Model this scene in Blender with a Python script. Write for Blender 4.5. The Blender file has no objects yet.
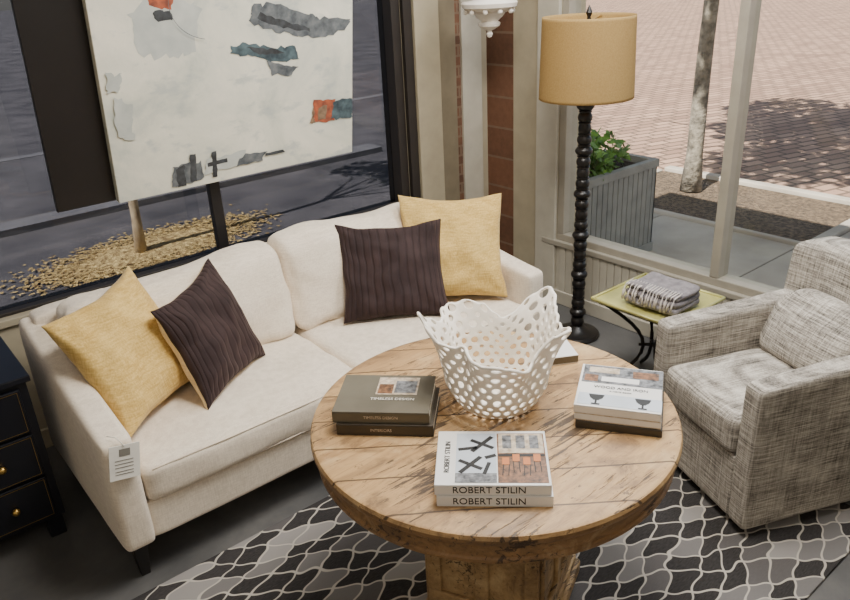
import bpy, bmesh, math, random
from mathutils import Vector, Matrix, noise
random.seed(7)
S=bpy.context.scene
COL=S.collection
def srgb(r,g,b):
    f=lambda c:(c/255/12.92) if c/255<=.04045 else ((c/255+.055)/1.055)**2.4
    return (f(r),f(g),f(b),1)
# ---------------------------------------------------------------- materials
class NT:
    def __init__(s,name):
        s.m=bpy.data.materials.new(name); s.m.use_nodes=True
        s.t=s.m.node_tree; s.n=s.t.nodes; s.l=s.t.links
        s.b=s.n['Principled BSDF']; s.out=s.n['Material Output']
    def add(s,ty,**k):
        n=s.n.new(ty)
        for a,v in k.items(): setattr(n,a,v)
        return n
    def link(s,a,b): s.l.new(a,b)
    def coord(s,kind='Object',scale=(1,1,1),rot=(0,0,0),loc=(0,0,0)):
        c=s.add('ShaderNodeTexCoord'); m=s.add('ShaderNodeMapping')
        m.inputs['Scale'].default_value=scale; m.inputs['Rotation'].default_value=rot; m.inputs['Location'].default_value=loc
        s.link(c.outputs[kind],m.inputs['Vector']); return m.outputs['Vector']
    def noise(s,vec,scale,detail=4,rough=.55,dist=0):
        n=s.add('ShaderNodeTexNoise'); n.inputs['Scale'].default_value=scale; n.inputs['Detail'].default_value=detail
        n.inputs['Roughness'].default_value=rough; n.inputs['Distortion'].default_value=dist
        if vec: s.link(vec,n.inputs['Vector'])
        return n.outputs['Fac']
    def ramp(s,fac,stops,interp='LINEAR'):
        r=s.add('ShaderNodeValToRGB'); cr=r.color_ramp; cr.interpolation=interp
        while len(cr.elements)<len(stops): cr.elements.new(.5)
        for e,(p,c) in zip(cr.elements,stops): e.position=p; e.color=c
        s.link(fac,r.inputs['Fac']); return r.outputs['Color']
    def mix(s,fac,a,b,mode='MIX'):
        m=s.add('ShaderNodeMix',data_type='RGBA',blend_type=mode)
        for i,v in ((0,fac),(6,a),(7,b)):
            if hasattr(v,'is_output'): s.link(v,m.inputs[i])
            else: m.inputs[i].default_value=v
        return m.outputs[2]
    def math(s,op,a,b=0):
        m=s.add('ShaderNodeMath',operation=op)
        for i,v in ((0,a),(1,b)):
            if hasattr(v,'is_output'): s.link(v,m.inputs[i])
            else: m.inputs[i].default_value=v
        return m.outputs[0]
    def bump(s,h,strength=.3,dist=.002):
        b=s.add('ShaderNodeBump'); b.inputs['Strength'].default_value=strength; b.inputs['Distance'].default_value=dist
        s.link(h,b.inputs['Height']); s.link(b.outputs[0],s.b.inputs['Normal'])
    def col(s,c):
        if hasattr(c,'is_output'): s.link(c,s.b.inputs['Base Color'])
        else: s.b.inputs['Base Color'].default_value=c
def M(name,c1,c2=None,scale=10,rough=.6,bump=0,bscale=200,metal=0,sheen=0,spec=.5,bd=.002):
    k=NT(name); v=k.coord()
    k.b.inputs['Roughness'].default_value=rough; k.b.inputs['Metallic'].default_value=metal
    k.b.inputs['Specular IOR Level'].default_value=spec
    if sheen: k.b.inputs['Sheen Weight'].default_value=sheen
    if c2 is None: c2=tuple(x*.85 for x in c1[:3])+(1,)
    k.col(k.ramp(k.noise(v,scale),[(.3,c2),(.7,c1)]))
    if bump: k.bump(k.noise(v,bscale,2),bump,bd)
    return k.m
def fabric(name,c1,c2,wscale=260,bump=.25,sheen=.2,big=6):
    k=NT(name); v=k.coord()
    a=k.noise(k.coord(scale=(1,1,.12)),wscale,2); b=k.noise(k.coord(scale=(.12,.12,1)),wscale,2)
    w=k.math('MULTIPLY',a,b)
    big_=k.noise(v,big,3)
    col=k.ramp(k.math('ADD',k.math('MULTIPLY',w,1.6),k.math('MULTIPLY',big_,.5)),[(.4,c2),(.85,c1)])
    k.col(col); k.b.inputs['Roughness'].default_value=.9; k.b.inputs['Specular IOR Level'].default_value=.2
    k.b.inputs['Sheen Weight'].default_value=sheen
    k.bump(w,bump,.003); return k.m
m_sofa=fabric('linen_cream',srgb(238,225,206),srgb(214,199,180))
m_yellow=fabric('linen_mustard',srgb(220,188,116),srgb(186,150,80),wscale=180,bump=.4)
m_cream=fabric('cream_backing',srgb(225,205,165),srgb(205,180,140))
def dark_pillow():
    k=NT('velvet_brown')
    c=k.add('ShaderNodeTexCoord'); w=k.add('ShaderNodeTexWave'); w.bands_direction='X'
    w.inputs['Scale'].default_value=5.2; w.inputs['Distortion'].default_value=.5; w.inputs['Detail'].default_value=1
    k.link(c.outputs['UV'],w.inputs['Vector'])
    n=k.noise(k.coord(),9,3)
    h=k.ramp(w.outputs['Fac'],[(.0,(0,0,0,1)),(.3,(.8,.8,.8,1)),(1,(1,1,1,1))])
    base=k.ramp(n,[(.3,srgb(42,31,31)),(.7,srgb(60,46,45))])
    k.col(k.mix(k.math('MULTIPLY',k.math('SUBTRACT',1,h),.5),base,srgb(38,28,29)))
    k.b.inputs['Roughness'].default_value=.8; k.b.inputs['Sheen Weight'].default_value=.25; k.b.inputs['Specular IOR Level'].default_value=.2
    k.b.inputs['Sheen Tint'].default_value=srgb(160,135,130)
    k.bump(h,.6,.007); return k.m
m_dark=dark_pillow()
def chairfab():
    k=NT('slub_tweed')
    a=k.noise(k.coord(scale=(7,7,220)),1,4,.6); b=k.noise(k.coord(scale=(180,180,9)),1,3,.6)
    c=k.noise(k.coord(scale=(6,220,8)),1,4,.6); g=k.noise(k.coord(),90,3)
    s=k.math('ADD',k.math('ADD',k.math('MULTIPLY',a,.46),k.math('MULTIPLY',b,.20)),k.math('ADD',k.math('MULTIPLY',c,.26),k.math('MULTIPLY',g,.08)))
    col=k.ramp(s,[(.38,srgb(80,76,72)),(.45,srgb(134,128,120)),(.53,srgb(178,171,161)),(.61,srgb(214,208,197))])
    k.col(col); k.b.inputs['Roughness'].default_value=.95; k.b.inputs['Specular IOR Level'].default_value=.15
    k.bump(s,.5,.005); return k.m
m_chair=chairfab()
def wood(name,angle,l,d,plank=.145,seam=True):
    k=NT(name); v=k.coord(rot=(0,0,angle))
    sp=k.add('ShaderNodeSeparateXYZ'); k.link(v,sp.inputs[0])
    yy=k.math('ADD',sp.outputs[1],k.math('MULTIPLY',k.noise(k.coord(scale=(3,3,3)),1,2),.02))
    pid=k.math('FLOOR',k.math('DIVIDE',yy,plank))
    wn=k.add('ShaderNodeTexWhiteNoise',noise_dimensions='1D'); k.link(pid,wn.inputs['W'])
    st=k.coord(scale=(1.6,24,24),rot=(0,0,angle))
    off=k.add('ShaderNodeVectorMath',operation='ADD'); cb=k.add('ShaderNodeCombineXYZ')
    k.link(k.math('MULTIPLY',wn.outputs['Value'],37),cb.inputs[0]); k.link(st,off.inputs[0]); k.link(cb.outputs[0],off.inputs[1])
    g=k.noise(off.outputs[0],1.3,9,.72,1.1)
    blot=k.noise(k.coord(scale=(5,8,8),rot=(0,0,angle)),1,6,.65,.8)
    col=k.ramp(g,[(.28,d),(.46,tuple((x*.4+y*.6) for x,y in zip(d,l))),(.68,l)])
    col=k.mix(k.math('MULTIPLY',wn.outputs['Value'],.35),col,d)
    dk=k.ramp(blot,[(.36,(1,1,1,1)),(.50,(0,0,0,1))])
    col=k.mix(k.math('MULTIPLY',dk,.75),col,srgb(112,86,60))
    lt=k.ramp(blot,[(.54,(0,0,0,1)),(.70,(1,1,1,1))])
    col=k.mix(k.math('MULTIPLY',lt,.5),col,srgb(224,196,152))
    ck=k.noise(k.coord(scale=(5,60,60),rot=(0,0,angle)),1,5,.7,.6)
    msk=k.noise(k.coord(scale=(3,3,3)),1.5,2)
    cr=k.ramp(k.math('ADD',ck,k.math('MULTIPLY',k.math('SUBTRACT',msk,.5),-.6)),[(.37,(1,1,1,1)),(.41,(0,0,0,1))])
    col=k.mix(k.math('MULTIPLY',cr,.85),col,srgb(56,42,32))
    sc=k.noise(k.coord(scale=(26,50,50),rot=(0,0,angle)),1,4,.7)
    spk=k.ramp(sc,[(.33,(1,1,1,1)),(.38,(0,0,0,1))])
    col=k.mix(k.math('MULTIPLY',spk,.65),col,srgb(72,54,40))
    if seam:
        fr=k.math('FRACT',k.math('DIVIDE',yy,plank))
        e=k.math('ABSOLUTE',k.math('SUBTRACT',fr,.5))
        sm=k.ramp(e,[(.474,(0,0,0,1)),(.486,(1,1,1,1))])
        col=k.mix(k.math('MULTIPLY',sm,.85),col,srgb(58,42,30))
    k.col(col); k.b.inputs['Roughness'].default_value=.5
    k.bump(k.math('SUBTRACT',g,k.math('MULTIPLY',cr,.6)),.4,.003); return k.m
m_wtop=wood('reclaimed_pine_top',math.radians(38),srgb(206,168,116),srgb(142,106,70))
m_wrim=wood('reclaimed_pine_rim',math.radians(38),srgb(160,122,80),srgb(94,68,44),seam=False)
m_wbase=wood('pine_pedestal',0,srgb(190,158,114),srgb(134,104,70),seam=False)
m_black=M('black_lacquer',srgb(24,20,19),rough=.35)
m_legs=M('ebony',srgb(22,18,16),rough=.4)
m_navy=M('midnight_lacquer',srgb(17,19,28),srgb(12,13,20),rough=.35)
m_gold=M('brass',srgb(200,165,95),rough=.35,metal=1)
m_iron=M('iron',srgb(40,36,32),rough=.5,metal=.6)
m_white=M('white_ceramic',srgb(246,240,230),srgb(234,226,214),rough=.5)
m_wallc=M('cream_paint',srgb(226,216,196),rough=.7)
m_taupe=M('taupe_paint',srgb(180,169,144),srgb(168,157,134),rough=.6)
m_taupe2=M('olive_taupe_paint',srgb(132,121,100),srgb(120,109,90),rough=.6)
m_light=M('pale_grey_paint',srgb(196,190,175),srgb(184,178,163),rough=.5)
m_frame=M('window_frame_greige',srgb(166,159,145),srgb(156,149,135),rough=.45)
m_bframe=M('window_frame_bronze',srgb(44,38,34),rough=.5)
m_paper=M('paper',srgb(240,236,226),rough=.7)
m_ceil=M('ceiling_white',srgb(235,232,225),rough=.8)
def floor_mat():
    k=NT('polished_concrete'); v=k.coord()
    n=k.noise(v,1.6,8,.65,.4); k.col(k.ramp(n,[(.3,srgb(70,70,71)),(.5,srgb(92,91,90)),(.75,srgb(118,116,113))]))
    k.b.inputs['Roughness'].default_value=.42; k.bump(k.noise(v,30,4),.05); return k.m
m_floor=floor_mat()
def rug_mat():
    k=NT('rug_patchwork_scales')
    v0=k.coord(rot=(0,0,math.radians(4)))
    nv=k.add('ShaderNodeTexNoise'); nv.inputs['Scale'].default_value=6.5; nv.inputs['Detail'].default_value=0; k.link(v0,nv.inputs['Vector'])
    ad=k.add('ShaderNodeVectorMath',operation='MULTIPLY_ADD'); k.link(nv.outputs['Color'],ad.inputs[0]); ad.inputs[1].default_value=(.085,.070,0); k.link(v0,ad.inputs[2])
    sp=k.add('ShaderNodeSeparateXYZ'); k.link(ad.outputs[0],sp.inputs[0])
    X=k.math('DIVIDE',sp.outputs[0],.160); Y=k.math('DIVIDE',sp.outputs[1],.098)
    a=k.math('ADD',X,Y); b=k.math('SUBTRACT',X,Y)
    # gently bow the cell sides so that the diamonds read as scales
    a2=k.math('ADD',a,k.math('MULTIPLY',k.math('SINE',k.math('MULTIPLY',b,6.2832)),.055))
    b2=k.math('ADD',b,k.math('MULTIPLY',k.math('SINE',k.math('MULTIPLY',a,6.2832)),.055))
    a,b=a2,b2
    cb=k.add('ShaderNodeCombineXYZ'); k.link(k.math('FLOOR',a),cb.inputs[0]); k.link(k.math('FLOOR',b),cb.inputs[1])
    wn=k.add('ShaderNodeTexWhiteNoise',noise_dimensions='2D'); k.link(cb.outputs[0],wn.inputs['Vector'])
    ea=k.math('SUBTRACT',.5,k.math('ABSOLUTE',k.math('SUBTRACT',k.math('FRACT',a),.5)))
    eb=k.math('SUBTRACT',.5,k.math('ABSOLUTE',k.math('SUBTRACT',k.math('FRACT',b),.5)))
    e=k.math('MINIMUM',ea,eb)
    c=k.ramp(wn.outputs['Value'],[(0,srgb(22,20,21)),(.36,srgb(36,33,34)),(.46,srgb(84,81,81)),(.58,srgb(112,109,108)),(.74,srgb(146,142,139)),(.86,srgb(28,26,27))],'CONSTANT')
    fine=k.noise(k.coord(scale=(50,260,1)),1,3)
    c=k.mix(k.math('MULTIPLY',fine,.28),c,srgb(132,128,126))
    e=k.ramp(e,[(.032,(1,1,1,1)),(.056,(0,0,0,1))])
    k.col(k.mix(e,c,srgb(182,175,165))); k.b.inputs['Roughness'].default_value=.95; k.b.inputs['Specular IOR Level'].default_value=.1
    k.bump(fine,.3,.003); return k.m
m_rug=rug_mat()
def brick(name,c1,c2,mo,scale,bw=.5,rh=.25,kind='Object',rot=(0,0,0),ms=.02,blend=.3,ns=3):
    k=NT(name); v=k.coord(kind,rot=rot); b=k.add('ShaderNodeTexBrick')
    b.inputs['Color1'].default_value=c1;b.inputs['Color2'].default_value=c2;b.inputs['Mortar'].default_value=mo
    b.inputs['Scale'].default_value=scale;b.inputs['Brick Width'].default_value=bw;b.inputs['Row Height'].default_value=rh;b.inputs['Mortar Size'].default_value=ms
    k.link(v,b.inputs['Vector']); n=k.noise(k.coord(),ns,5)
    k.col(k.mix(blend,b.outputs['Color'],k.ramp(n,[(.3,tuple(x*.6 for x in c1[:3])+(1,)),(.7,c1)]),'MIX'))
    k.b.inputs['Roughness'].default_value=.85; k.bump(b.outputs['Fac'],-.3,.01); return k.m
m_paver=brick('street_pavers',srgb(176,142,120),srgb(130,100,84),srgb(58,48,40),1,.30,.15,rot=(0,0,.25),ms=.018,blend=.25,ns=1)
m_brickE=brick('red_brick_e',srgb(122,84,62),srgb(64,46,38),srgb(130,116,98),1,.19,.06,rot=(math.pi/2,0,math.pi/2),ms=.007,ns=30,blend=.5)
m_brickN=brick('red_brick_n',srgb(122,84,62),srgb(64,46,38),srgb(130,116,98),1,.19,.06,rot=(math.pi/2,0,0),ms=.007,ns=30,blend=.5)
m_conc=M('sidewalk_concrete',srgb(190,180,166),srgb(158,148,136),scale=2,rough=.85,bump=.2,bscale=40)
m_kerb=M('kerb_concrete',srgb(120,120,122),srgb(96,96,100),scale=2,rough=.85)
m_asph=M('asphalt',srgb(100,98,100),srgb(62,62,66),scale=1.6,rough=.85)
m_mulch=M('mulch',srgb(124,104,82),srgb(50,40,32),scale=30,rough=.95,bump=.8,bscale=60,bd=.03)
m_mulchN=M('leaf_litter',srgb(250,222,150),srgb(110,82,50),scale=22,rough=.95,bump=.8,bscale=60,bd=.03)
m_bark=M('bark',srgb(156,146,130),srgb(80,74,66),scale=14,rough=.95,bump=.6,bscale=30,bd=.02)
m_barkN=M('bark_pale',srgb(214,196,160),srgb(160,140,110),scale=14,rough=.95)
m_leaf=M('leaf_green',srgb(120,160,60),srgb(58,96,34),scale=6,rough=.5)
m_planter=M('planter_grey',srgb(150,148,142),srgb(128,126,122),scale=8,rough=.6)
m_soil=M('soil',srgb(60,45,34),rough=.95)
def glass(name,c,gl):
    k=NT(name); k.n.remove(k.b)
    t=k.add('ShaderNodeBsdfTransparent'); t.inputs[0].default_value=c
    g=k.add('ShaderNodeBsdfGlossy'); g.inputs['Roughness'].default_value=.02
    mx=k.add('ShaderNodeMixShader'); mx.inputs[0].default_value=gl
    k.link(t.outputs[0],mx.inputs[1]); k.link(g.outputs[0],mx.inputs[2]); k.link(mx.outputs[0],k.out.inputs[0]); return k.m
m_glassN=glass('tinted_glass',(.47,.47,.49,1),.02)
m_glassE=glass('clear_glass',(.96,.97,.96,1),.015)
# ---------------------------------------------------------------- geometry
def empty(name,loc=(0,0,0),rz=0):
    o=bpy.data.objects.new(name,None); COL.objects.link(o); o.location=loc; o.rotation_euler=(0,0,rz); o.empty_display_size=.1; return o
def finish(name,bm,mats,parent=None,smooth=True,world=False,bevel=0,sub=0,seg=2,auto=None):
    me=bpy.data.meshes.new(name); bmesh.ops.recalc_face_normals(bm,faces=bm.faces[:]); bm.to_mesh(me); bm.free()
    o=bpy.data.objects.new(name,me); COL.objects.link(o)
    for m in (mats if isinstance(mats,(list,tuple)) else [mats]): me.materials.append(m)
    for p in me.polygons: p.use_smooth=smooth
    if bevel:
        b=o.modifiers.new('b','BEVEL'); b.width=bevel; b.segments=seg; b.limit_method='ANGLE'; b.harden_normals=False
    if sub:
        s=o.modifiers.new('s','SUBSURF'); s.levels=sub; s.render_levels=sub
    if parent:
        o.parent=parent
        if world: o.matrix_parent_inverse=PM(parent).inverted()
    return o
def PM(p): return Matrix.Translation(p.location)@Matrix.Rotation(p.rotation_euler[2],4,'Z')
def addbox(bm,x0,x1,y0,y1,z0,z1,mi=0,mat=None):
    vs=[bm.verts.new((x,y,z)) for x in (x0,x1) for y in (y0,y1) for z in (z0,z1)]
    if mat:
        for v in vs: v.co=mat@v.co
    for f in ((0,1,3,2),(4,6,7,5),(0,4,5,1),(2,3,7,6),(0,2,6,4),(1,5,7,3)):
        fa=bm.faces.new([vs[i] for i in f]); fa.material_index=mi
    return vs
def box(name,b,m,parent=None,bevel=.004,world=False,smooth=False,mat=None,seg=2):
    bm=bmesh.new(); addbox(bm,*b,mat=mat); return finish(name,bm,m,parent,smooth,world,bevel,seg=seg)
def boxes(name,bl,m,parent=None,bevel=0,world=False):
    bm=bmesh.new()
    for b in bl:
        if len(b)==7: addbox(bm,*b[:6],mi=b[6])
        else: addbox(bm,*b)
    return finish(name,bm,m,parent,False,world,bevel)
def cushion(name,b,m,parent,r=.05,puff=.02,wr=.004,n=14,world=True,mat=None,fn=None,seed=0,pf=(1,1,1)):
    x0,x1,y0,y1,z0,z1=b; c=Vector(((x0+x1)/2,(y0+y1)/2,(z0+z1)/2)); h=Vector(((x1-x0)/2,(y1-y0)/2,(z1-z0)/2))
    bm=bmesh.new(); bmesh.ops.create_cube(bm,size=2); bmesh.ops.subdivide_edges(bm,edges=bm.edges[:],cuts=n,use_grid_fill=True)
    for v in bm.verts:
        q=Vector([.35*t+.65*math.sin(t*math.pi/2) for t in v.co])
        p=Vector((q.x*h.x,q.y*h.y,q.z*h.z))
        rr=[min(r,h[i]*.98) for i in range(3)]; r0=min(rr)
        k=Vector([max(-(h[i]-r0),min(h[i]-r0,p[i])) for i in range(3)]); d=p-k
        if d.length>1e-6: p=k+d.normalized()*r0
        qx,qy,qz=q
        p.z+=puff*pf[2]*qz*(1-qx*qx)*(1-qy*qy); p.y+=puff*pf[1]*qy*(1-qx*qx)*(1-qz*qz); p.x+=puff*pf[0]*qx*(1-qy*qy)*(1-qz*qz)
        w=noise.noise_vector((p+Vector((seed*3.1,seed,0)))*7)*wr+noise.noise_vector((p+Vector((seed,0,0)))*22)*wr*.35
        p=p+w+c
        if fn: p=fn(p,q)
        if mat: p=mat@p
        v.co=p
    return finish(name,bm,m,parent,True,world,sub=1)
def pillow(name,bl,br,tr,tl,T,mats,n=26,seed=0):
    bl,br,tr,tl=map(Vector,(bl,br,tr,tl)); c=(bl+br+tr+tl)/4
    N=((br-bl).cross(tl-bl)).normalized()
    par=empty(name,c)
    bm=bmesh.new(); uvl=bm.loops.layers.uv.new('UVMap'); g={}
    for side in (1,-1):
        for i in range(n+1):
            for j in range(n+1):
                a=math.sin((2*i/n-1)*math.pi/2)*.6+(2*i/n-1)*.4; b=math.sin((2*j/n-1)*math.pi/2)*.6+(2*j/n-1)*.4
                edge=i in(0,n) or j in(0,n)
                if edge and side==-1: g[(side,i,j)]=g[(1,i,j)]; continue
                aa=a*(1-.10*(1-b*b)*abs(a)); bb=b*(1-.10*(1-a*a)*abs(b)*(1 if b<0 else 1.5))
                s=(aa+1)/2; t=(bb+1)/2
                P=bl*(1-s)*(1-t)+br*s*(1-t)+tr*s*t+tl*(1-s)*t
                th=T*(max(0,(1-a*a))*max(0,(1-b*b)))**.42
                q=Vector((a*2+seed*5,b*2,seed*2+side))
                th*=1+.25*noise.noise(q*.9)
                P=P+N*th*side+N*.016*noise.noise(q*2.5)*(1-max(abs(a),abs(b))**4)
                P+=noise.noise_vector(q*1.3)*.010
                rr=math.hypot(1-abs(a),1-abs(b)); ang=math.atan2(1-abs(b),1-abs(a)+1e-6)
                P+=N*side*.009*math.sin(ang*9)*math.exp(-rr*2.4)*min(1,rr*4)
                g[(side,i,j)]=bm.verts.new(P)
        for i in range(n):
            for j in range(n):
                f=bm.faces.new([g[(side,i,j)],g[(side,i+1,j)],g[(side,i+1,j+1)],g[(side,i,j+1)]]); f.material_index=0 if side==1 else 1
                for l,(x,y) in zip(f.loops,((i,j),(i+1,j),(i+1,j+1),(i,j+1))): l[uvl].uv=(x/n,y/n)
    finish('cushion_cover',bm,mats,par,True,True,sub=1)
    return par
def lathe(name,prof,m,parent=None,seg=48,world=False,loc=(0,0,0),bevel=0):
    bm=bmesh.new(); rings=[]
    for r,z in prof:
        rings.append([bm.verts.new((loc[0]+r*math.cos(2*math.pi*i/seg),loc[1]+r*math.sin(2*math.pi*i/seg),loc[2]+z)) for i in range(seg)])
    for a,b in zip(rings,rings[1:]):
        for i in range(seg): bm.faces.new((a[i],a[(i+1)%seg],b[(i+1)%seg],b[i]))
    for rg in (rings[0],rings[-1]):
        try: bm.faces.new(rg)
        except: pass
    o=finish(name,bm,m,parent,True,world,bevel)
    e=o.modifiers.new('es','EDGE_SPLIT'); e.split_angle=math.radians(40); return o
def tube(bm,pts,r,seg=8,mi=0):
    pts=[Vector(p) for p in pts]; rings=[]
    for i,p in enumerate(pts):
        d=(pts[min(i+1,len(pts)-1)]-pts[max(i-1,0)]).normalized()
        up=Vector((0,0,1)) if abs(d.z)<.9 else Vector((1,0,0))
        s=d.cross(up).normalized(); t=s.cross(d); rr=r[i] if isinstance(r,(list,tuple)) else r
        rings.append([bm.verts.new(p+s*rr*math.cos(2*math.pi*k/seg)+t*rr*math.sin(2*math.pi*k/seg)) for k in range(seg)])
    for a,b in zip(rings,rings[1:]):
        for k in range(seg):
            f=bm.faces.new((a[k],a[(k+1)%seg],b[(k+1)%seg],b[k])); f.material_index=mi
    for rg in (rings[0],rings[-1]):
        f=bm.faces.new(rg); f.material_index=mi
# ---------------------------------------------------------------- camera
f=749.5;th,ro,al=map(math.radians,(24.0,-3.014,51.422))
F=Vector((math.cos(al)*math.cos(th),math.sin(al)*math.cos(th),-math.sin(th)))
R=Vector((math.sin(al),-math.cos(al),0)); U=R.cross(F)
R2=R*math.cos(ro)+U*math.sin(ro); U2=U*math.cos(ro)-R*math.sin(ro)
cd=bpy.data.cameras.new('camera'); cam=bpy.data.objects.new('camera',cd); COL.objects.link(cam)
mw=Matrix.Identity(4)
for i in range(3): mw[i][0]=R2[i]; mw[i][1]=U2[i]; mw[i][2]=-F[i]
mw[2][3]=2.0; cam.matrix_world=mw
cd.sensor_width=36; cd.lens=f*36/850; cd.clip_start=.05; cd.clip_end=300; S.camera=cam
# ---------------------------------------------------------------- room shell
XE,YN,XW,YS,ZC=3.38,3.5,-2.6,-2.6,3.1
box('floor',(XW-.2,XE+.2,YS-.2,YN+.2,-.12,0),m_floor,bevel=0)
box('ceiling',(XW-.2,XE+.2,YS-.2,YN+.2,ZC,ZC+.15),m_ceil,bevel=0)
box('wall_south',(XW-.2,XE+.2,YS-.2,YS,0,ZC),m_wallc,bevel=0)
box('wall_west',(XW-.2,XW,YS,YN,0,ZC),m_wallc,bevel=0)
boxes('wall_north',[(XW,2.72,YN,YN+.2,0,.66,0),(XW,2.72,YN,YN+.2,2.7,ZC,0),(XW,-1.6,YN,YN+.2,.66,2.7,0),(2.72,XE+.2,YN,YN+.2,0,ZC,0)],[m_taupe])
boxes('wall_east',[(XE,XE+.2,YS,2.9,0,.38,0),(XE,XE+.2,YS,2.9,2.7,ZC,0),(XE,XE+.2,YS,.2,.38,2.7,0),(XE,XE+.2,2.9,3.27,0,ZC,1),(XE,XE+.2,3.27,YN,0,ZC,2)],[m_light,m_taupe,m_brickE])
w=empty('window_1',(.55,YN+.08,1.7))
boxes('frame',[(-1.6,2.72,YN+.03,YN+.13,.66,.69),(-1.6,2.72,YN+.03,YN+.13,2.64,2.7),(-1.6,-1.54,YN+.03,YN+.13,.69,2.64),(2.66,2.72,YN+.0,YN+.13,.69,2.64)],m_bframe,w,.004,True)
box('glass_pane',(-1.54,2.66,YN+.075,YN+.082,.69,2.64),m_glassN,w,0,True)
box('trim_1',(-1.6,2.72,YN-.02,YN+.03,.64,.675),m_taupe,bevel=.005)
box('trim_2',(2.72,2.78,YN-.03,YN,.0,ZC),m_bframe,bevel=.003)
box('trim_3',(2.78,2.96,YN-.05,YN,.0,ZC),m_taupe,bevel=.004)
box('trim_4',(2.96,3.10,YN-.03,YN,.0,ZC),m_taupe2,bevel=.004)
box('trim_5',(3.10,3.15,YN-.012,YN,.0,ZC),m_brickN,bevel=0)
box('trim_6',(3.15,3.31,YN-.03,YN,.0,ZC),m_light,bevel=.004)
w=empty('window_2',(XE+.05,1.5,1.5))
fy0,fy1=.2,2.9
boxes('frame',[(XE-.0,XE+.10,fy0,fy1,.38,.46),(XE,XE+.10,fy0,fy1,2.64,2.7),(XE,XE+.1,fy1-.05,fy1,.46,2.64),(XE,XE+.1,fy0,fy0+.05,.46,2.64),(XE,XE+.1,1.82,1.87,.46,2.64)],m_frame,w,.005,True)
boxes('glass_pane',[(XE+.05,XE+.056,fy0+.05,1.82,.46,2.64),(XE+.05,XE+.056,1.87,fy1-.05,.46,2.64)],m_glassE,w,0,True)
box('trim_7',(XE-.03,XE+.0,fy0,3.0,.385,.42),m_frame,bevel=.006)
box('trim_8',(XE-.025,XE,2.9,3.06,.0,ZC),m_light,bevel=.005)
bl=[(XE-.016,XE,y,y+.048,.08,.385) for y in [i*.052-.2 for i in range(60)] if y+.048<2.9]
boxes('trim_9',bl,m_light,bevel=.006)
box('baseboard_east',(XE-.024,XE,-2.6,2.9,0,.09),m_light,bevel=.005)
box('baseboard_north',(XW,2.72,YN-.02,YN,0,.1),m_taupe,bevel=.005)
# ---------------------------------------------------------------- outside
GZ=-.1
box('ground_street',(-60,90,-60,90,GZ-.2,GZ-.03),m_paver,bevel=0)
boxes('ground_sidewalk',[(3.6+i*1.0,4.59+i*1.0,-6+j*1.2,-4.81+j*1.2,GZ-.1,GZ) for i in range(2) for j in range(8)]+[(3.6,4.59,3.6,4.0,GZ-.1,GZ),(4.6,5.59,3.6,4.79,GZ-.1,GZ),(5.6,6.9,-6,2.27,GZ-.1,GZ),(5.6,6.9,4.47,6.4,GZ-.1,GZ)],m_conc,bevel=.008)
box('mulch_bed',(5.65,6.89,2.38,4.45,GZ-.02,GZ-.01),m_mulch,bevel=0)
boxes('curb_edging',[(5.59,5.64,2.28,4.46,GZ-.02,GZ+.03),(6.9,7.0,2.28,4.46,GZ-.02,GZ+.03),(5.64,6.9,2.28,2.37,GZ-.02,GZ+.03)],m_conc,bevel=.01)
bm=bmesh.new()
poly=[(-40,3.72),(3.5,3.72),(3.5,4.1),(75,84),(75,90),(-40,90)]
fr=[bm.verts.new((x,y,GZ-.004)) for x,y in poly]; bm.faces.new(fr)
ret=bmesh.ops.extrude_face_region(bm,geom=bm.faces[:])
for v in ret['geom']:
    if isinstance(v,bmesh.types.BMVert): v.co.z-=.02
finish('ground_asphalt',bm,m_asph,smooth=False)
boxes('ground_kerb_line',[(-30,3.5,4.75,4.87,GZ-.003,GZ+.002),(-30,5.5,7.6,7.9,GZ-.003,GZ+.06),(-30,8.5,11.2,11.4,GZ-.003,GZ+.002)],m_kerb)
# loose leaf litter: dense low mound that thins out at its border
bm=bmesh.new()
bmesh.ops.create_grid(bm,x_segments=60,y_segments=30,size=1)
for v in bm.verts:
    n_=noise.noise(Vector((v.co.x*3,v.co.y*3,1))); n2=noise.noise(Vector((v.co.x*14,v.co.y*9,4)))
    d=math.hypot(v.co.x,v.co.y); k_=max(abs(v.co.x),abs(v.co.y))/d if d>1e-6 else 1
    v.co=Vector((2.0+v.co.x*k_*.85*(1+.12*n_),6.2+v.co.y*k_*.36*(1+.2*n_)+.10*v.co.x,GZ+.003+.03*max(0,1-d*k_)+.006*n2))
for i in range(2600):
    a=random.uniform(0,6.283); rr=abs(random.gauss(.85,.22)); x_=2.0+.95*rr*math.cos(a); y_=6.2+.44*rr*math.sin(a)+.10*math.cos(a)
    t=random.uniform(0,3.14); s=random.uniform(.015,.035); zz=GZ+.004+random.uniform(0,.012)
    q=[bm.verts.new((x_+s*math.cos(t+u)*w_,y_+s*math.sin(t+u)*w_,zz+.004*(j%2))) for j,(u,w_) in enumerate(((0,1),(1.57,.5),(3.14,1),(4.71,.5)))]
    bm.faces.new(q)
finish('leaf_litter_bed',bm,m_mulchN,smooth=False)
def leaves(bm,c,rad,n,size,mi=0,zs=.7):
    for i in range(n):
        while True:
            p=Vector([random.uniform(-1,1) for _ in range(3)])
            if p.length<1: break
        p=Vector((p.x*rad,p.y*rad,p.z*rad*zs))+Vector(c)
        a=Vector([random.gauss(0,1) for _ in range(3)]).normalized(); b=a.orthogonal().normalized(); s=size*random.uniform(.6,1.3)
        vs=[bm.verts.new(p+x) for x in (a*s,b*s*.45,-a*s,-b*s*.45)]
        fa=bm.faces.new(vs); fa.material_index=mi
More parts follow.
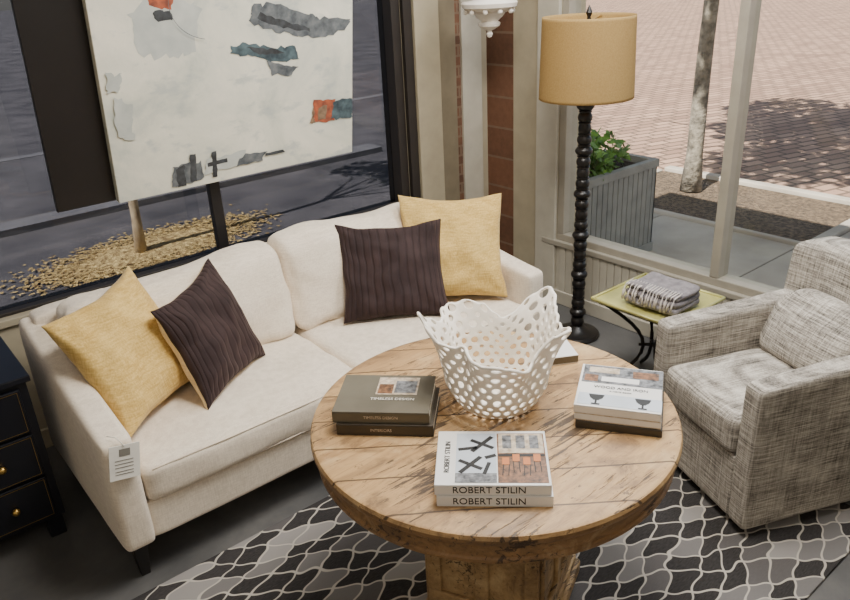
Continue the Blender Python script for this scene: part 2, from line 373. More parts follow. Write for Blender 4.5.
def tree(name,x,y,h,r,lean,crad,cz,n,coff=(0,0),bark=None,nc=9):
    e=empty(name,(x,y,GZ)); bm=bmesh.new()
    pts=[(x+lean*math.sin(t*2.2)*.5+.02*math.sin(t*9),y+.02*math.sin(t*7),GZ-.005+h*t) for t in [i/10 for i in range(11)]]
    tube(bm,pts,[r*(1.35 if i==0 else 1-.035*i) for i in range(11)],12)
    top=Vector(pts[-1])
    for k in range(7):
        a=k*.9; tube(bm,[top-Vector((0,0,.6)),top+Vector((math.cos(a)*crad*.4,math.sin(a)*crad*.4,.3)),top+Vector((math.cos(a)*crad*.8,math.sin(a)*crad*.8,.8))],[r*.5,r*.3,r*.1],6)
    finish('trunk',bm,bark or m_bark,e,True,True)
    bm=bmesh.new()
    for k in range(nc):
        a=k*2.4; rr=crad*.85*math.sqrt((k+.5)/nc)
        leaves(bm,(x+coff[0]+rr*math.cos(a),y+coff[1]+rr*math.sin(a),cz+.3*math.sin(k*2)),crad*(.30 if nc>9 else .36),n//nc,.12)
    finish('canopy',bm,m_leaf,e,False,True)
tree('street_tree',6.42,3.84,3.4,.078,.1,3.0,4.6,9000,(.0,-1.3),nc=14)
tree('young_tree',1.88,6.15,3.0,.04,.05,.9,4.0,500,bark=m_barkN)
p=empty('planter_box',(4.32,3.4,GZ))
px0,px1,py0,py1,pz=3.86,4.78,3.15,3.62,.62
sl=[]
x=px0
while x<px1-.02:
    sl.append((x,min(x+.052,px1),py0,py0+.02,GZ+.06,pz-.05)); sl.append((x,min(x+.052,px1),py1-.02,py1,GZ+.06,pz-.05)); x+=.058
y=py0
while y<py1-.02:
    sl.append((px0,px0+.02,y,min(y+.052,py1),GZ+.06,pz-.05)); sl.append((px1-.02,px1,y,min(y+.052,py1),GZ+.06,pz-.05)); y+=.058
boxes('slats',sl,m_planter,p,.004,True)
boxes('rails',[(px0-.01,px1+.01,py0-.01,py0+.04,pz-.06,pz),(px0-.01,px1+.01,py1-.04,py1+.01,pz-.06,pz),(px0-.01,px0+.04,py0+.04,py1-.04,pz-.06,pz),(px1-.04,px1+.01,py0+.04,py1-.04,pz-.06,pz),(px0-.01,px1+.01,py0-.01,py1+.01,GZ,GZ+.07),(px0+.02,px1-.02,py0+.022,py0+.03,GZ+.07,pz-.06)],m_planter,p,.005,True)
box('soil',(px0+.03,px1-.03,py0+.03,py1-.03,pz-.12,pz-.05),m_soil,p,0,True)
bm=bmesh.new(); leaves(bm,(4.15,3.38,pz+.04),.24,260,.055,zs=.6); leaves(bm,(4.48,3.45,pz+.06),.20,180,.055,zs=.8); finish('foliage',bm,m_leaf,p,False,True)
# ---------------------------------------------------------------- rug
bm=bmesh.new(); addbox(bm,.30,2.69,.69,2.25,0.001,.011); finish('area_rug',bm,m_rug,None,False,bevel=.003)
# ---------------------------------------------------------------- sofa
so=empty('sofa',(1.5,2.75,0))
A0,A1,B0,B1=.43,2.58,2.28,3.22
def arm(name,x0,x1,out):
    def fn(p,q):
        t=(p.y-B0)/(B1-B0); t=max(0,min(1,t))
        if p.z>.4: p.z+=(.16*t**1.3)*((p.z-.4)/.22)
        return p
    cushion(name,(x0,x1,B0,B1,.16,.62),m_sofa,so,r=.028,puff=.004,wr=.002,fn=fn)
arm('arm_1',A0,A0+.115,-1); arm('arm_2',A1-.115,A1,1)
def bk(p,q):
    p.y+=(p.z-.16)*.06; return p
cushion('back_frame',(A0+.05,A1-.05,3.07,3.19,.16,.80),m_sofa,so,r=.03,puff=.004,wr=.002,fn=bk)
cushion('seat_rail',(A0+.1,A1-.1,2.30,3.1,.16,.325),m_sofa,so,r=.02,puff=.002,wr=.002)
xm=(A0+A1)/2
cushion('seat_cushion_1',(A0+.118,xm-.003,2.285,2.96,.315,.465),m_sofa,so,r=.035,puff=.018,wr=.008,seed=1,pf=(.3,.5,1),n=22)
cushion('seat_cushion_2',(xm+.003,A1-.118,2.285,2.96,.315,.465),m_sofa,so,r=.035,puff=.018,wr=.008,seed=2,pf=(.3,.5,1),n=22)
def bc(p,q):
    p.y+=(p.z-.46)*.28; p.z+=.02*math.sin(p.x*5)*max(0,q.z); return p
cushion('back_cushion_1',(A0+.13,xm-.002,2.80,3.0,.455,.86),m_sofa,so,r=.06,puff=.035,wr=.017,seed=3,fn=bc,n=22,pf=(.2,1.3,.5))
cushion('back_cushion_2',(xm+.002,A1-.13,2.80,3.0,.455,.87),m_sofa,so,r=.06,puff=.035,wr=.017,seed=4,fn=bc,n=22,pf=(.2,1.3,.5))
bm=bmesh.new()
for x0_,x1_ in((A0+.150,xm-.035),(xm+.035,A1-.150)):
    for z_ in(.335,.452):
        tube(bm,[(x0_,2.290,z_),((x0_*2+x1_)/3,2.286,z_),((x0_+2*x1_)/3,2.286,z_),(x1_,2.290,z_)],.0035,6)
finish('piping',bm,m_sofa,so,True,True)
for i,(x,y) in enumerate(((A0+.06,B0+.08),(A1-.06,B0+.08),(A0+.06,B1-.06),(A1-.06,B1-.06))):
    bm=bmesh.new(); vs=addbox(bm,x-.028,x+.028,y-.028,y+.028,0,.165)
    for v in vs:
        if v.co.z<.01: v.co.x=x+(v.co.x-x)*.6; v.co.y=y+(v.co.y-y)*.6
    finish(f'leg_{i+1}',bm,m_legs,so,False,True,.003)
tg=empty('price_tag',(.50,2.262,.56))
T=Matrix.Translation((.495,2.262,.548))@Matrix.Rotation(math.radians(12),4,'Y')@Matrix.Rotation(math.radians(-6),4,'X')
box('card',(-.050,.050,-.0015,.0015,-.062,.058),m_paper,tg,0,True,mat=T)
bm=bmesh.new(); addbox(bm,-.018,.018,-.0025,-.0016,.02,.045,mat=T)
for z_ in (.004,-.008,-.020,-.034,-.044): addbox(bm,-.032,.028,-.0025,-.0016,z_,z_+.0025,mat=T)
finish('print',bm,M('tag_ink',srgb(130,126,118)),tg,False,True)
bm=bmesh.new(); tube(bm,[(.505,2.262,.60),(.50,2.268,.615),(.49,2.285,.632),(.47,2.31,.634)],.0015,5); finish('string',bm,m_paper,tg,True,True)
# ---------------------------------------------------------------- pillows
pillow('throw_pillow',(.575,2.46,.50),(1.0,2.72,.50),(.86,3.02,.94),(.44,2.78,.89),.085,[m_yellow,m_yellow],seed=1)
pillow('throw_pillow',(.87,2.47,.475),(1.27,2.73,.475),(1.17,2.94,.91),(.81,2.70,.85),.08,[m_dark,m_cream],seed=2)
pillow('throw_pillow',(1.68,2.73,.475),(2.10,2.43,.475),(2.30,2.72,.86),(1.81,2.95,.89),.08,[m_dark,m_dark],seed=3)
pillow('throw_pillow',(2.0,2.70,.49),(2.42,2.38,.49),(2.63,2.62,.93),(2.22,2.97,.95),.085,[m_yellow,m_yellow],seed=4)
# ---------------------------------------------------------------- round table
TC=(1.352,1.397); Z0=.012
tb=empty('round_pedestal_table',(TC[0],TC[1],Z0))
r=.549
lathe('tabletop',[(0.0005,.748),(r-.012,.748),(r-.003,.744),(r+.001,.734)],[m_wtop],tb,96)
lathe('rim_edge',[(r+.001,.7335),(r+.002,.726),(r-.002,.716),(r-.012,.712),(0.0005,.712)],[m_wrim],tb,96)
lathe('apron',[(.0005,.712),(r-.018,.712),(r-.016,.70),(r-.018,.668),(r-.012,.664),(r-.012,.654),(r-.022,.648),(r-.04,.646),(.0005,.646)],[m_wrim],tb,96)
T=Matrix.Translation((.02,-.016,0))@Matrix.Rotation(math.radians(206),4,'Z')
w2=.183
bm=bmesh.new(); addbox(bm,-w2,w2,-w2,w2,.08,.6,mat=T)
for q in range(4):
    Q=T@Matrix.Rotation(math.pi/2*q,4,'Z')
    for a,b,c,d in((-w2,w2,.54,.6),(-w2,w2,.08,.15),(-w2,-w2+.045,.15,.54),(w2-.045,w2,.15,.54),(-.022,.022,.15,.54)):
        addbox(bm,w2,w2+.014,a,b,c,d,mat=Q)
finish('pedestal_column',bm,m_wbase,tb,False,bevel=.004)
bm=bmesh.new()
addbox(bm,-w2-.03,w2+.03,-w2-.03,w2+.03,.6,.632,mat=T); addbox(bm,-w2-.05,w2+.05,-w2-.05,w2+.05,.63,.647,mat=T)
addbox(bm,-w2-.035,w2+.035,-w2-.035,w2+.035,0,.05,mat=T); addbox(bm,-w2-.022,w2+.022,-w2-.022,w2+.022,.05,.082,mat=T)
finish('pedestal_mouldings',bm,m_wbase,tb,False,bevel=.008)
ZT=Z0+.748
# ---------------------------------------------------------------- openwork vessel
def vessel():
    e=empty('openwork_vessel',(1.405,1.43,ZT))
    NC,NR=28,10; bm=bmesh.new(); cache={}
    H=.245
    def S3(u,v):
        a=2*math.pi*u; t=max(0,v)
        rad=.103+.045*min(1,t*3.2)**.6+.004*t+.050*t**3
        ruf=t**1.3*(.15*math.sin(5*a+1.0)+.09*math.sin(3*a+1.9)+.04*math.sin(9*a))
        rad*=1+ruf
        z=H*t*(1+.09*t*t*math.sin(5*a+1.6)+.10*t*math.sin(2*a+2.6)+.03*t*math.sin(8*a))
        return Vector((rad*math.cos(a),rad*math.sin(a),z+.004))
    def key(u,v):
        k=(round((u%1)*100000)%100000,round(v*100000))
        if k not in cache:
            j=noise.noise_vector(Vector((math.cos(6.283*u)*9,math.sin(6.283*u)*9,v*14)))*.014
            cache[k]=bm.verts.new(S3(u+j.x,v+j.y if v>.05 else v))
        return cache[k]
    du=1/NC; dv=1/(NR-.5)
    for rr in range(NR):
        for c in range(NC):
            cu=(c+.5*(rr%2))*du; cv=(rr+.35)*dv
            C=[(0,2/3),(.5,1/3),(.5,-1/3),(0,-2/3),(-.5,-1/3),(-.5,1/3)]
            hexp=[]
            for i in range(6):
                a,b=C[i],C[(i+1)%6]; hexp.append(a); hexp.append(((a[0]+b[0])/2,(a[1]+b[1])/2))
            eu=(S3(cu+.3*du,cv)-S3(cu-.3*du,cv)).length/.6; ev=(S3(cu,cv+.3*dv)-S3(cu,cv-.3*dv)).length/.6
            R0=.335*min(eu,ev*1.12)*(1+.22*math.sin(c*7.3+rr*3.1))
            jx,jy=.05*math.sin(c*4.1+rr*2.3),.05*math.cos(c*3.3+rr*5.1)
            O=[key(cu+x_*du,cv+y_*dv) for x_,y_ in hexp]
            I=[];Mi=[]
            for (x_,y_) in hexp:
                px,py=x_*eu,y_*ev; L=math.hypot(px,py)
                ix,iy=px/L*R0/eu+jx,py/L*R0/ev+jy
                I.append(bm.verts.new(S3(cu+ix*du,cv+iy*dv)))
                mx_,my_=px/L*R0*1.12/eu+jx,py/L*R0*1.12/ev+jy
                Mi.append(bm.verts.new(S3(cu+mx_*du,cv+my_*dv)))
            for i in range(12):
                j=(i+1)%12
                try:
                    bm.faces.new((O[i],O[j],Mi[j],Mi[i])); bm.faces.new((Mi[i],Mi[j],I[j],I[i]))
                except ValueError: pass
    o=finish('lattice_body',bm,m_white,e,True)
    s=o.modifiers.new('so','SOLIDIFY'); s.thickness=.010; s.offset=0
    s=o.modifiers.new('su','SUBSURF'); s.levels=1; s.render_levels=1
    lathe('foot',[(.0005,.0),(.098,.0),(.103,.006),(.098,.012),(.0005,.012)],m_white,e,32)
vessel()
# ---------------------------------------------------------------- books
def text(name,s,size,m,par,T,ext=.0003,align='CENTER'):
    c=bpy.data.curves.new(name,'FONT'); c.body=s; c.size=size; c.extrude=ext; c.align_x=align; c.align_y='CENTER'
    o=bpy.data.objects.new(name,c); COL.objects.link(o); c.materials.append(m); o.parent=par; o.matrix_local=T; return o
def bookstack(name,bl,along,L,D,hs,cov,spine,loc_z=ZT,off=.004):
    e=empty(name,(bl[0],bl[1],loc_z),along); z=0
    for i,h in enumerate(hs):
        o=off*math.sin(i*5+1); oy=0 if i==0 else off*.8
        bm=bmesh.new(); t=.003
        addbox(bm,o,L+o,oy,D+oy,z,z+t,0); addbox(bm,o,L+o,oy,D+oy,z+h-t,z+h,0); addbox(bm,o,L+o,oy,t+oy,z+t,z+h-t,1)
        addbox(bm,o+.004,L+o-.004,t+oy,D-.004+oy,z+t,z+h-t,2)
        finish(f'book_{i+1}',bm,[cov[i],spine[i],m_paper],e,False,bevel=.0016)
        z+=h+.0006
    return e,z
m_brown=M('cover_olive_grey',srgb(104,98,84),srgb(92,86,72),rough=.5); m_brown2=M('cover_dark_olive',srgb(70,62,50),srgb(60,52,42),rough=.5)
m_ink=M('ink_black',srgb(24,24,26),rough=.5); m_cwhite=M('cover_white',srgb(232,230,227),srgb(224,222,220),rough=.35)
m_blue=M('cover_pale_blue',srgb(200,208,218),rough=.4); m_orange=M('print_orange',srgb(206,122,62),rough=.5)
m_pbrown=M('print_brown',srgb(160,112,76),srgb(50,38,30),scale=70,rough=.4); m_pgrey=M('print_grey',srgb(150,152,156),srgb(44,46,50),scale=60,rough=.4)
m_tan=M('print_tan',srgb(220,206,186),srgb(160,140,116),scale=60,rough=.5)
ang=math.atan2(-.2,.194)
e,z=bookstack('coffee_table_books',(.93,1.625),ang,.285,.215,(.037,.037),(m_brown2,m_brown),(m_brown2,m_brown),off=.010)
boxes('cover_art',[(.11,.235,.105,.205,z,z+.0008,0),(.115,.16,.11,.165,z+.0008,z+.001,1),(.165,.23,.115,.185,z+.0008,z+.001,2)],[m_tan,m_pbrown,m_pgrey],e)
text('title','TIMELESS DESIGN',.017,m_paper,e,Matrix.Translation((.165,.080,z+.0006)))
text('spine_title','TIMELESS DESIGN',.013,m_tan,e,Matrix.Translation((.14,.0074,.056))@Matrix.Rotation(math.pi/2,4,'X'))
text('spine_title','INTERIORS',.013,m_tan,e,Matrix.Translation((.14,-.0006,.018))@Matrix.Rotation(math.pi/2,4,'X'))
ang=math.atan2(-.2,.21)
e,z=bookstack('coffee_table_books',(.94,1.18),ang,.29,.235,(.032,.031),(m_cwhite,m_cwhite),(m_cwhite,m_cwhite))
for zz,yy in ((.016,-.0006),(.048,.0026)):
    text('spine_title','ROBERT STILIN',.027,m_ink,e,Matrix.Translation((.135,yy,zz))@Matrix.Rotation(math.pi/2,4,'X'),ext=.0006)
text('title','ROBERT STILIN',.02,m_ink,e,Matrix.Translation((.028,.12,z+.0006))@Matrix.Rotation(math.pi/2,4,'Z'))
def xbar(bm,cx,cy,L,W,a,z,mi): addbox(bm,-L/2,L/2,-W/2,W/2,0,.0006,mi=mi,mat=Matrix.Translation((cx,cy,z))@Matrix.Rotation(a,4,'Z'))
bm=bmesh.new()
addbox(bm,.05,.155,.012,.225,z,z+.0005,0); addbox(bm,.158,.283,.012,.225,z,z+.0005,2)
addbox(bm,.05,.155,.012,.05,z+.0005,z+.0007,4)
for cx,cy in((.088,.085),(.118,.175)):
    xbar(bm,cx,cy,.085,.012,.9,z+.0008,1); xbar(bm,cx,cy,.07,.011,-.55,z+.001,1)
xbar(bm,.08,.155,.05,.012,.2,z+.0008,1); xbar(bm,.13,.07,.05,.010,1.3,z+.0008,1); xbar(bm,.14,.12,.03,.012,.4,z+.0008,1)
addbox(bm,.162,.280,.135,.222,z+.0006,z+.0009,5)
for i in range(3): addbox(bm,.172+i*.036,.196+i*.036,.155,.215,z+.0009,z+.0011,4)
for i in range(4):
    x_=.170+i*.027; y_=.085+.014*(i%2)
    addbox(bm,x_,x_+.018,y_,y_+.030,z+.001,z+.0013,3)
    for s_ in(0,.015): xbar(bm,x_+.0015+s_,y_-.022,.045,.0025,1.5+.1*(i%2),z+.001,1)
addbox(bm,.160,.281,.120,.130,z+.001,z+.0012,1)
finish('cover_art',bm,[m_blue,m_ink,m_pbrown,m_orange,m_pgrey,m_tan],e,False)
ang=math.atan2(-.2,.13)
e,z=bookstack('coffee_table_books',(1.46,1.17),ang,.24,.245,(.024,.024,.026),(m_brown2,m_tan,m_cwhite),(m_brown2,m_cwhite,m_cwhite))
bm=bmesh.new(); addbox(bm,.003,.237,.138,.243,z,z+.0005,0); addbox(bm,.02,.11,.20,.232,z+.0006,z+.0009,2); addbox(bm,.06,.17,.15,.178,z+.0006,z+.0009,3); addbox(bm,.15,.225,.185,.225,z+.0006,z+.0009,4); addbox(bm,.01,.05,.145,.185,z+.0006,z+.0009,4)
addbox(bm,.003,.237,.012,.075,z,z+.0003,5)
for cx in(.055,.185):
    addbox(bm,cx-.022,cx+.022,.062,.070,z,z+.0006,1)
    for i in range(6): 
        w_=.020*math.cos(i/6*1.35); addbox(bm,cx-w_,cx+w_,.062-(i+1)*.004,.062-i*.004,z,z+.0006,1)
    addbox(bm,cx-.003,cx+.003,.022,.04,z,z+.0006,1); addbox(bm,cx-.012,cx+.012,.014,.022,z,z+.0006,1)
finish('cover_art',bm,[m_pgrey,m_ink,m_tan,m_cwhite,m_pbrown,m_blue],e,False)
text('title','WOOD AND IRON',.018,m_ink,e,Matrix.Translation((.12,.115,z+.0006)))
text('subtitle','A HOME BOOK',.009,m_ink,e,Matrix.Translation((.12,.095,z+.0006)))
e,z=bookstack('paperback_book',(1.66,1.47),math.radians(-30),.12,.16,(.03,),(m_cwhite,),(m_brown,))
# ---------------------------------------------------------------- armchair
ar=empty('armchair',(2.21,.98,Z0),math.atan2(-.39,.92))
W=.64; D=.80
def af(p,q):
    t=max(0,min(1,p.x/D))
    if p.z>.45: p.z+=.04*t*((p.z-.45)/.17)
    return p
cushion('arm_1',(0,D-.04,0,.095,.03,.625),m_chair,ar,r=.020,puff=.003,wr=.0015,world=False,fn=af)
cushion('arm_2',(0,D-.04,W-.095,W,.03,.625),m_chair,ar,r=.020,puff=.003,wr=.0015,world=False,fn=af)
cushion('front_rail',(.006,D-.1,.09,W-.09,.03,.30),m_chair,ar,r=.015,puff=.001,wr=.001,world=False)
cushion('seat_cushion',(-.012,.62,.098,W-.098,.30,.46),m_chair,ar,r=.035,puff=.018,wr=.004,world=False,pf=(.5,.3,1),n=18,seed=9)
def cb(p,q):
    t=(p.z-.2)/.7
    p.x+=t*.05-.05*abs(q.y)**3*(1 if q.x<0 else .3); p.z-=.02*abs(q.y)**4*max(0,q.z); return p
cushion('back',(.62,.78,.0,W,.05,.885),m_chair,ar,r=.035,puff=.015,wr=.003,world=False,fn=cb,n=18)
def cl(p,q):
    p.x+=(p.z-.46)*.42; return p
cushion('back_cushion',(.40,.55,.10,W-.10,.455,.70),m_chair,ar,r=.05,puff=.03,wr=.006,world=False,fn=cl,n=18,seed=5)
lathe('swivel_base',[(.0005,0),(.24,0),(.24,.03),(.0005,.03)],m_black,ar,40,loc=(.4,W/2,0))
# ---------------------------------------------------------------- floor lamp
fl=empty('floor_lamp',(3.1,2.49,0))
prof=[(.0005,0),(.125,0),(.13,.012),(.12,.026),(.07,.034),(.05,.05),(.03,.065)]
z=.07; ii=0
while z<1.30:
    big=(.038,.046,.038,.034)[ii%4]; ii+=1
    for k in range(1,7): prof.append((.028+(big-.028)*math.sin(math.pi*k/7)**.6,z+.044*k/7))
    prof.append((.028,z+.047)); prof.append((.034,z+.049)); prof.append((.034,z+.055)); prof.append((.028,z+.057)); z+=.058
prof+= [(.014,z),(.014,1.42),(.0005,1.42)]
lathe('turned_column',prof,m_black,fl,28)
def shade_mat():
    k=NT('shade_linen_tan')
    n=k.noise(k.coord(scale=(1,1,1)),160,3)
    c=k.ramp(n,[(.3,srgb(180,148,92)),(.7,srgb(194,163,106))])
    k.col(c); k.b.inputs['Roughness'].default_value=.9
    tr=k.add('ShaderNodeBsdfTranslucent'); k.link(c,tr.inputs[0]); mx=k.add('ShaderNodeMixShader'); mx.inputs[0].default_value=.3
    k.link(k.b.outputs[0],mx.inputs[1]); k.link(tr.outputs[0],mx.inputs[2]); k.link(mx.outputs[0],k.out.inputs[0]); return k.m
bm=bmesh.new(); seg=64
zs=[1.350,1.365,1.725,1.74]; rg=[[bm.verts.new(((.238-(.010*(q-1.345)/.37))*math.cos(2*math.pi*i/seg),(.238-(.010*(q-1.345)/.37))*math.sin(2*math.pi*i/seg),q)) for i in range(seg)] for q in zs]
for a,b in zip(rg,rg[1:]):
    for i in range(seg): bm.faces.new((a[i],a[(i+1)%seg],b[(i+1)%seg],b[i]))
o=finish('drum_shade',bm,shade_mat(),fl); s=o.modifiers.new('so','SOLIDIFY'); s.thickness=.003
bm=bmesh.new()
for k in range(3):
    a=k*2.094+.4; tube(bm,[(0,0,1.71),(.226*math.cos(a),.226*math.sin(a),1.725)],.003,6)
tube(bm,[(0,0,1.42),(0,0,1.72)],.006,8); finish('spider',bm,m_gold,fl)
lathe('finial',[(.0005,1.72),(.012,1.72),(.008,1.735),(.016,1.755),(.008,1.775),(.0005,1.79)],m_black,fl,20)
lathe('bulb',[(.0005,1.46),(.015,1.46),(.03,1.52),(.02,1.56),(.0005,1.57)],m_white,fl,20)
# ---------------------------------------------------------------- side table
st=empty('side_table',(2.89,1.84,0))
m_tray=M('gilt_tray',srgb(206,200,124),srgb(158,152,88),scale=5,rough=.35,metal=.1)
tx0,tx1,ty0,ty1=2.68,3.11,1.63,2.07
boxes('tray_top',[(tx0,tx1,ty0,ty1,.485,.497)],m_tray,st,.003,True)
bm=bmesh.new()
for a,b in (((tx0,ty0),(tx1,ty0)),((tx1,ty0),(tx1,ty1)),((tx1,ty1),(tx0,ty1)),((tx0,ty1),(tx0,ty0))):
    tube(bm,[(a[0],a[1],.498),((a[0]+b[0])/2,(a[1]+b[1])/2,.498),(b[0],b[1],.498)],.008,8)
finish('rim',bm,m_tray,st,True,True)
bm=bmesh.new(); cx,cy=(tx0+tx1)/2,(ty0+ty1)/2
for sx in(-1,1):
    for sy in(-1,1):
        pts=[]
        for i in range(13):
            t=i/12; rr=.185-.15*math.sin(math.pi*t)**1.0
            pts.append((cx+sx*rr,cy+sy*rr*1.0,.482-.474*t))
        tube(bm,pts,.009,8)
    tube(bm,[(cx+sx*.19,cy-.19,.478),(cx+sx*.19,cy+.19,.478)],.008,8)
tube(bm,[(cx-.05,cy-.05,.25),(cx+.05,cy+.05,.25)],.008,8); tube(bm,[(cx-.05,cy+.05,.25),(cx+.05,cy-.05,.25)],.008,8)
finish('curved_legs',bm,m_iron,st,True,True)
tw=empty('folded_throw',(2.86,1.78,.515))
m_throw=M('throw_knit',srgb(150,144,146),srgb(112,106,110),scale=30,rough=.95,bump=.6,bscale=120,bd=.004)
for i in range(3):
    cushion(f'fold_{i+1}',(2.74+.008*i,2.96-.006*i,1.66,1.94-.004*i,.507+.03*i,.541+.03*i),m_throw,tw,r=.016,puff=.004,wr=.010,seed=20+i,n=14)
bm=bmesh.new()
for i in range(18):
    y=1.665+i*.0154; j=random.uniform(-.010,.010); dz=random.uniform(0,.02)
    tube(bm,[(2.80,y,.606),(2.75,y+j,.598),(2.729,y+j,.570),(2.724,y+j*2,.520+dz)],[.0032,.0032,.004,.005],5)
finish('tassels',bm,M('tassel_cream',srgb(214,204,196)),tw,True,True)
# ---------------------------------------------------------------- chest
ch=empty('chest_of_drawers',(-.05,3.0,0))
boxes('case',[(-.5,.35,2.78,3.24,.10,.70),(-.52,.365,2.76,3.25,.70,.725)],m_navy,ch,.004,True)
boxes('drawer_fronts',[(-.47,.32,2.765,2.78,.12+.19*i,.30+.19*i) for i in range(3)],m_navy,ch,.004,True)
boxes('inlay',[(-.46,.31,2.7635,2.765,.128+.19*i,.1292+.19*i) for i in range(3)]+[(-.46,.31,2.7635,2.765,.2898+.19*i,.291+.19*i) for i in range(3)]+[(.3085,.31,2.7635,2.765,.13+.19*i,.29+.19*i) for i in range(3)],m_gold,ch,0,True)
bm=bmesh.new()
for i in range(3):
    for x_ in(-.33,.19):
        T=Matrix.Translation((x_,2.75,.21+.19*i)); bmesh.ops.create_uvsphere(bm,u_segments=16,v_segments=10,radius=.015,matrix=T)
        tube(bm,[(x_,2.752,.21+.19*i),(x_,2.766,.21+.19*i)],.006,8)
finish('knobs',bm,m_gold,ch,True,True)
boxes('plinth_legs',[(-.48,-.42,2.8,2.86,0,.1),(.28,.34,2.8,2.86,0,.1),(-.48,-.42,3.16,3.22,0,.1),(.28,.34,3.16,3.22,0,.1)],m_navy,ch,.003,True)
# ---------------------------------------------------------------- painting on easel
LEAN=math.radians(9)
PT=Matrix.Translation((.965,3.33,1.12))@Matrix.Rotation(LEAN,4,'X')
pa=empty('abstract_painting',(.965,3.33,1.12)); 
def cv():
    k=NT('painted_canvas'); v=k.coord('Object')
    n=k.noise(v,2.6,7,.62,.8); n2=k.noise(k.coord(scale=(1,1,2)),6,5,.6)
    c=k.ramp(n,[(.30,srgb(182,187,178)),(.46,srgb(212,211,196)),(.68,srgb(234,229,212))])
    c=k.mix(k.ramp(n2,[(.56,(0,0,0,1)),(.66,(.65,.65,.65,1))]),c,srgb(174,180,176))
    k.col(c); k.b.inputs['Roughness'].default_value=.6; k.bump(k.noise(v,25,5),.3,.004); return k.m
PH=1.15
box('canvas',(0,1.235,-.02,.02,0,PH),cv(),pa,.003,True,mat=PT)
m_blk=M('black_panel',srgb(26,22,22),rough=.45)
box('backing_panel',(-.245,1.225,.021,.045,0.0,PH),m_blk,pa,.003,True,mat=PT)
pm=[M('paint_black',srgb(36,36,38),srgb(70,74,78),scale=30),M('paint_grey',srgb(118,122,124),srgb(62,68,74),scale=24),M('paint_teal',srgb(92,112,118),srgb(36,46,54),scale=22),M('paint_red',srgb(186,96,62),srgb(110,62,50),scale=34),M('paint_palegrey',srgb(198,200,193),srgb(172,177,172),scale=10),M('paint_brown',srgb(150,124,98),srgb(90,70,56),scale=30)]
bm=bmesh.new(); lay=[0]
def blob(pts,mi,jag=.012):
    lay[0]+=1; y=-.0205-.00025*lay[0]
    out=[]
    for a,b in zip(pts,pts[1:]+pts[:1]):
        for k in range(7):
            t=k/7; x_=a[0]*(1-t)+b[0]*t; z_=a[1]*(1-t)+b[1]*t
            d=noise.noise_vector(Vector((x_*45,z_*45,mi)))*jag
            out.append((min(1.232,x_+d.x),z_+d.y))
    fr=[bm.verts.new(PT@Vector((x_,y,z_))) for x_,z_ in out]
    fa=bm.faces.new(fr); fa.material_index=mi
blob([(.17,.62),(.30,.58),(.42,.62),(.46,.78),(.30,.86),(.16,.78)],4,.03)
blob([(.22,.70),(.32,.67),(.42,.70),(.44,.80),(.26,.80)],4,.02)
blob([(.24,.80),(.33,.78),(.36,.84),(.27,.88)],3); blob([(.26,.745),(.33,.74),(.33,.775),(.26,.78)],0)
blob([(.69,.70),(.80,.655),(.93,.62),(1.05,.60),(1.2,.63),(1.22,.68),(1.05,.69),(.95,.72),(.82,.78),(.70,.77)],1,.02)
blob([(.72,.71),(.85,.665),(1.0,.635),(.98,.655),(.84,.70),(.74,.74)],0,.01)
blob([(.58,.575),(.70,.55),(.82,.51),(.93,.52),(.90,.58),(.78,.585),(.66,.62),(.58,.61)],2,.015)
blob([(.76,.53),(.84,.50),(.92,.48),(.88,.45),(.78,.46)],1)
blob([(.66,.60),(.72,.56),(.86,.55),(.80,.575)],0,.008)
blob([(1.0,.20),(1.12,.19),(1.13,.30),(1.0,.31)],3); blob([(1.1,.20),(1.232,.19),(1.232,.29),(1.12,.29)],2); blob([(1.02,.21),(1.07,.21),(1.08,.28),(1.03,.27)],5,.006); blob([(.97,.19),(1.01,.20),(1.0,.27)],5)
blob([(.24,.02),(.40,.03),(.39,.12),(.26,.12)],1); blob([(.27,.02),(.31,.02),(.31,.12),(.27,.10)],0,.008); blob([(.33,.03),(.36,.03),(.37,.16),(.34,.16)],0,.006)
blob([(.40,.05),(.60,.06),(.62,.13),(.42,.12)],4); blob([(.44,.03),(.465,.03),(.47,.15),(.445,.15)],0,.005); blob([(.42,.085),(.52,.09),(.52,.11),(.42,.105)],0,.005); blob([(.56,.06),(.70,.06),(.73,.10),(.60,.11)],1); blob([(.72,.08),(.83,.08),(.82,.095),(.72,.095)],0,.004)
blob([(.03,.30),(.10,.28),(.12,.42),(.05,.46)],4,.02); blob([(.02,.48),(.07,.47),(.09,.55),(.03,.56)],4,.02)
blob([(.45,.95),(.75,.93),(.80,1.05),(.5,1.08)],1); blob([(.9,.9),(1.1,.88),(1.05,1.0)],4)
for i in range(60):
    a=i/60*4.2+.3; b=(i+1)/60*4.2+.3
    p0=(.50+.18*math.cos(a),.80+.15*math.sin(a)); p1=(.50+.18*math.cos(b),.80+.15*math.sin(b))
    d=Vector((p1[0]-p0[0],0,p1[1]-p0[1])).normalized(); nn=Vector((-d.z,0,d.x))*.0012
    vs=[bm.verts.new(PT@(Vector((q[0],-.031,q[1]))+s*nn)) for q,s in((p0,1),(p1,1),(p1,-1),(p0,-1))]
    fa=bm.faces.new(vs); fa.material_index=1
me=finish('painted_shapes',bm,pm,pa,False,True)
ea=empty('display_easel',(1.45,3.42,0))
boxes('posts',[(1.42,1.475,3.40,3.44,0,1.9),(1.2,1.7,3.40,3.44,0,.05),(1.42,1.475,3.30,3.46,0,.05)],m_blk,ea,.003,True)
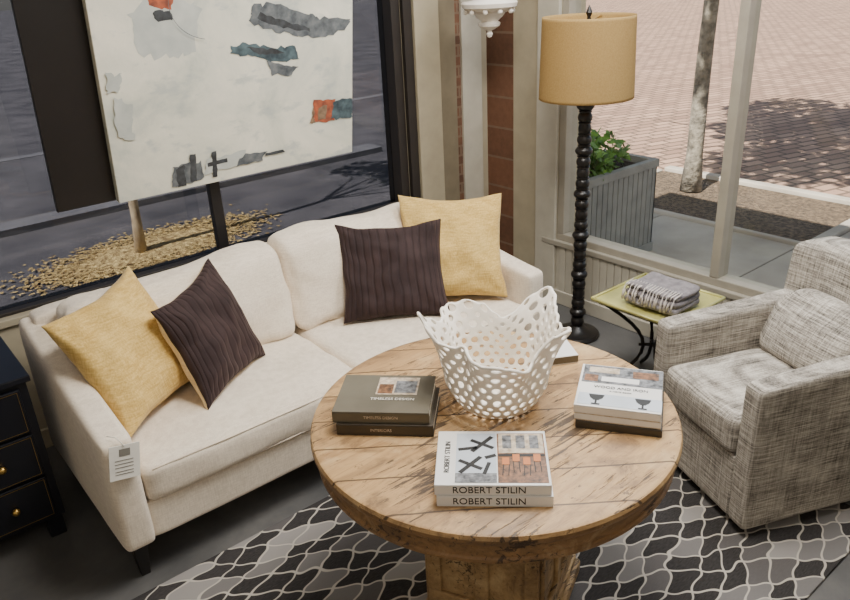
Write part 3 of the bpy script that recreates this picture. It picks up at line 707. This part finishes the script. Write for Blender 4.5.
# ---------------------------------------------------------------- white pendant fixture
pe=empty('pendant_light',(2.98,3.06,ZC))
lathe('tiered_body',[(.0005,-1.47),(.012,-1.465),(.018,-1.45),(.01,-1.435),(.03,-1.425),(.055,-1.41),(.06,-1.395),(.045,-1.385),(.07,-1.365),(.085,-1.345),(.08,-1.335),(.12,-1.325),(.145,-1.315),(.15,-1.295),(.14,-1.285),(.09,-1.28),(.08,-1.27),(.06,-1.2),(.1,-1.12),(.11,-1.1),(.04,-1.08),(.01,-1.06),(.01,-.02),(.06,-.02),(.06,0),(.0005,0)],m_white,pe,40)
bm=bmesh.new()
for k in range(10):
    a=k*math.pi/5; bmesh.ops.create_uvsphere(bm,u_segments=12,v_segments=8,radius=.014,matrix=Matrix.Translation((.125*math.cos(a),.125*math.sin(a),-1.335)))
finish('beads',bm,m_white,pe)
# ---------------------------------------------------------------- lights
def area(name,loc,rot,sx,sy,p,c=(1,1,1)):
    l=bpy.data.lights.new(name,'AREA'); l.shape='RECTANGLE'; l.size=sx; l.size_y=sy; l.energy=p; l.color=c
    o=bpy.data.objects.new(name,l); COL.objects.link(o); o.location=loc; o.rotation_euler=rot; return o
area('ceiling_light_main',(1.7,1.5,3.02),(0,0,0),.9,.9,86,(1,.95,.87))
area('ceiling_light_rear',(-.8,-.6,3.02),(0,0,0),2.2,2.2,26,(1,.95,.88))
area('window_fill_softbox',(3.1,1.6,2.9),(0,math.radians(38),0),.4,2.4,62,(.96,.98,1))  # added unseen soft box, stands in for daylight from the east window
su=bpy.data.lights.new('sun','SUN'); su.energy=16; su.angle=math.radians(.6); su.color=(1,.95,.87)
so_=bpy.data.objects.new('sun',su); COL.objects.link(so_); so_.location=(-5,0,12)
so_.rotation_euler=Vector((.62,.06,-.78)).to_track_quat('-Z','Y').to_euler()
bu=bpy.data.lights.new('lamp_bulb','POINT'); bu.energy=1.6; bu.color=(1,.88,.7); bu.shadow_soft_size=.04
bo=bpy.data.objects.new('lamp_bulb',bu); COL.objects.link(bo); bo.location=(3.1,2.49,1.62)
wd=bpy.data.worlds.new('world'); S.world=wd; wd.use_nodes=True
nt=wd.node_tree; bg=nt.nodes['Background']; sk=nt.nodes.new('ShaderNodeTexSky'); sk.sky_type='NISHITA'; sk.sun_disc=False
sk.sun_elevation=math.radians(50); sk.sun_rotation=math.radians(-90)
hs=nt.nodes.new('ShaderNodeHueSaturation'); hs.inputs['Saturation'].default_value=.6
nt.links.new(sk.outputs[0],hs.inputs['Color']); nt.links.new(hs.outputs[0],bg.inputs[0]); bg.inputs[1].default_value=.22
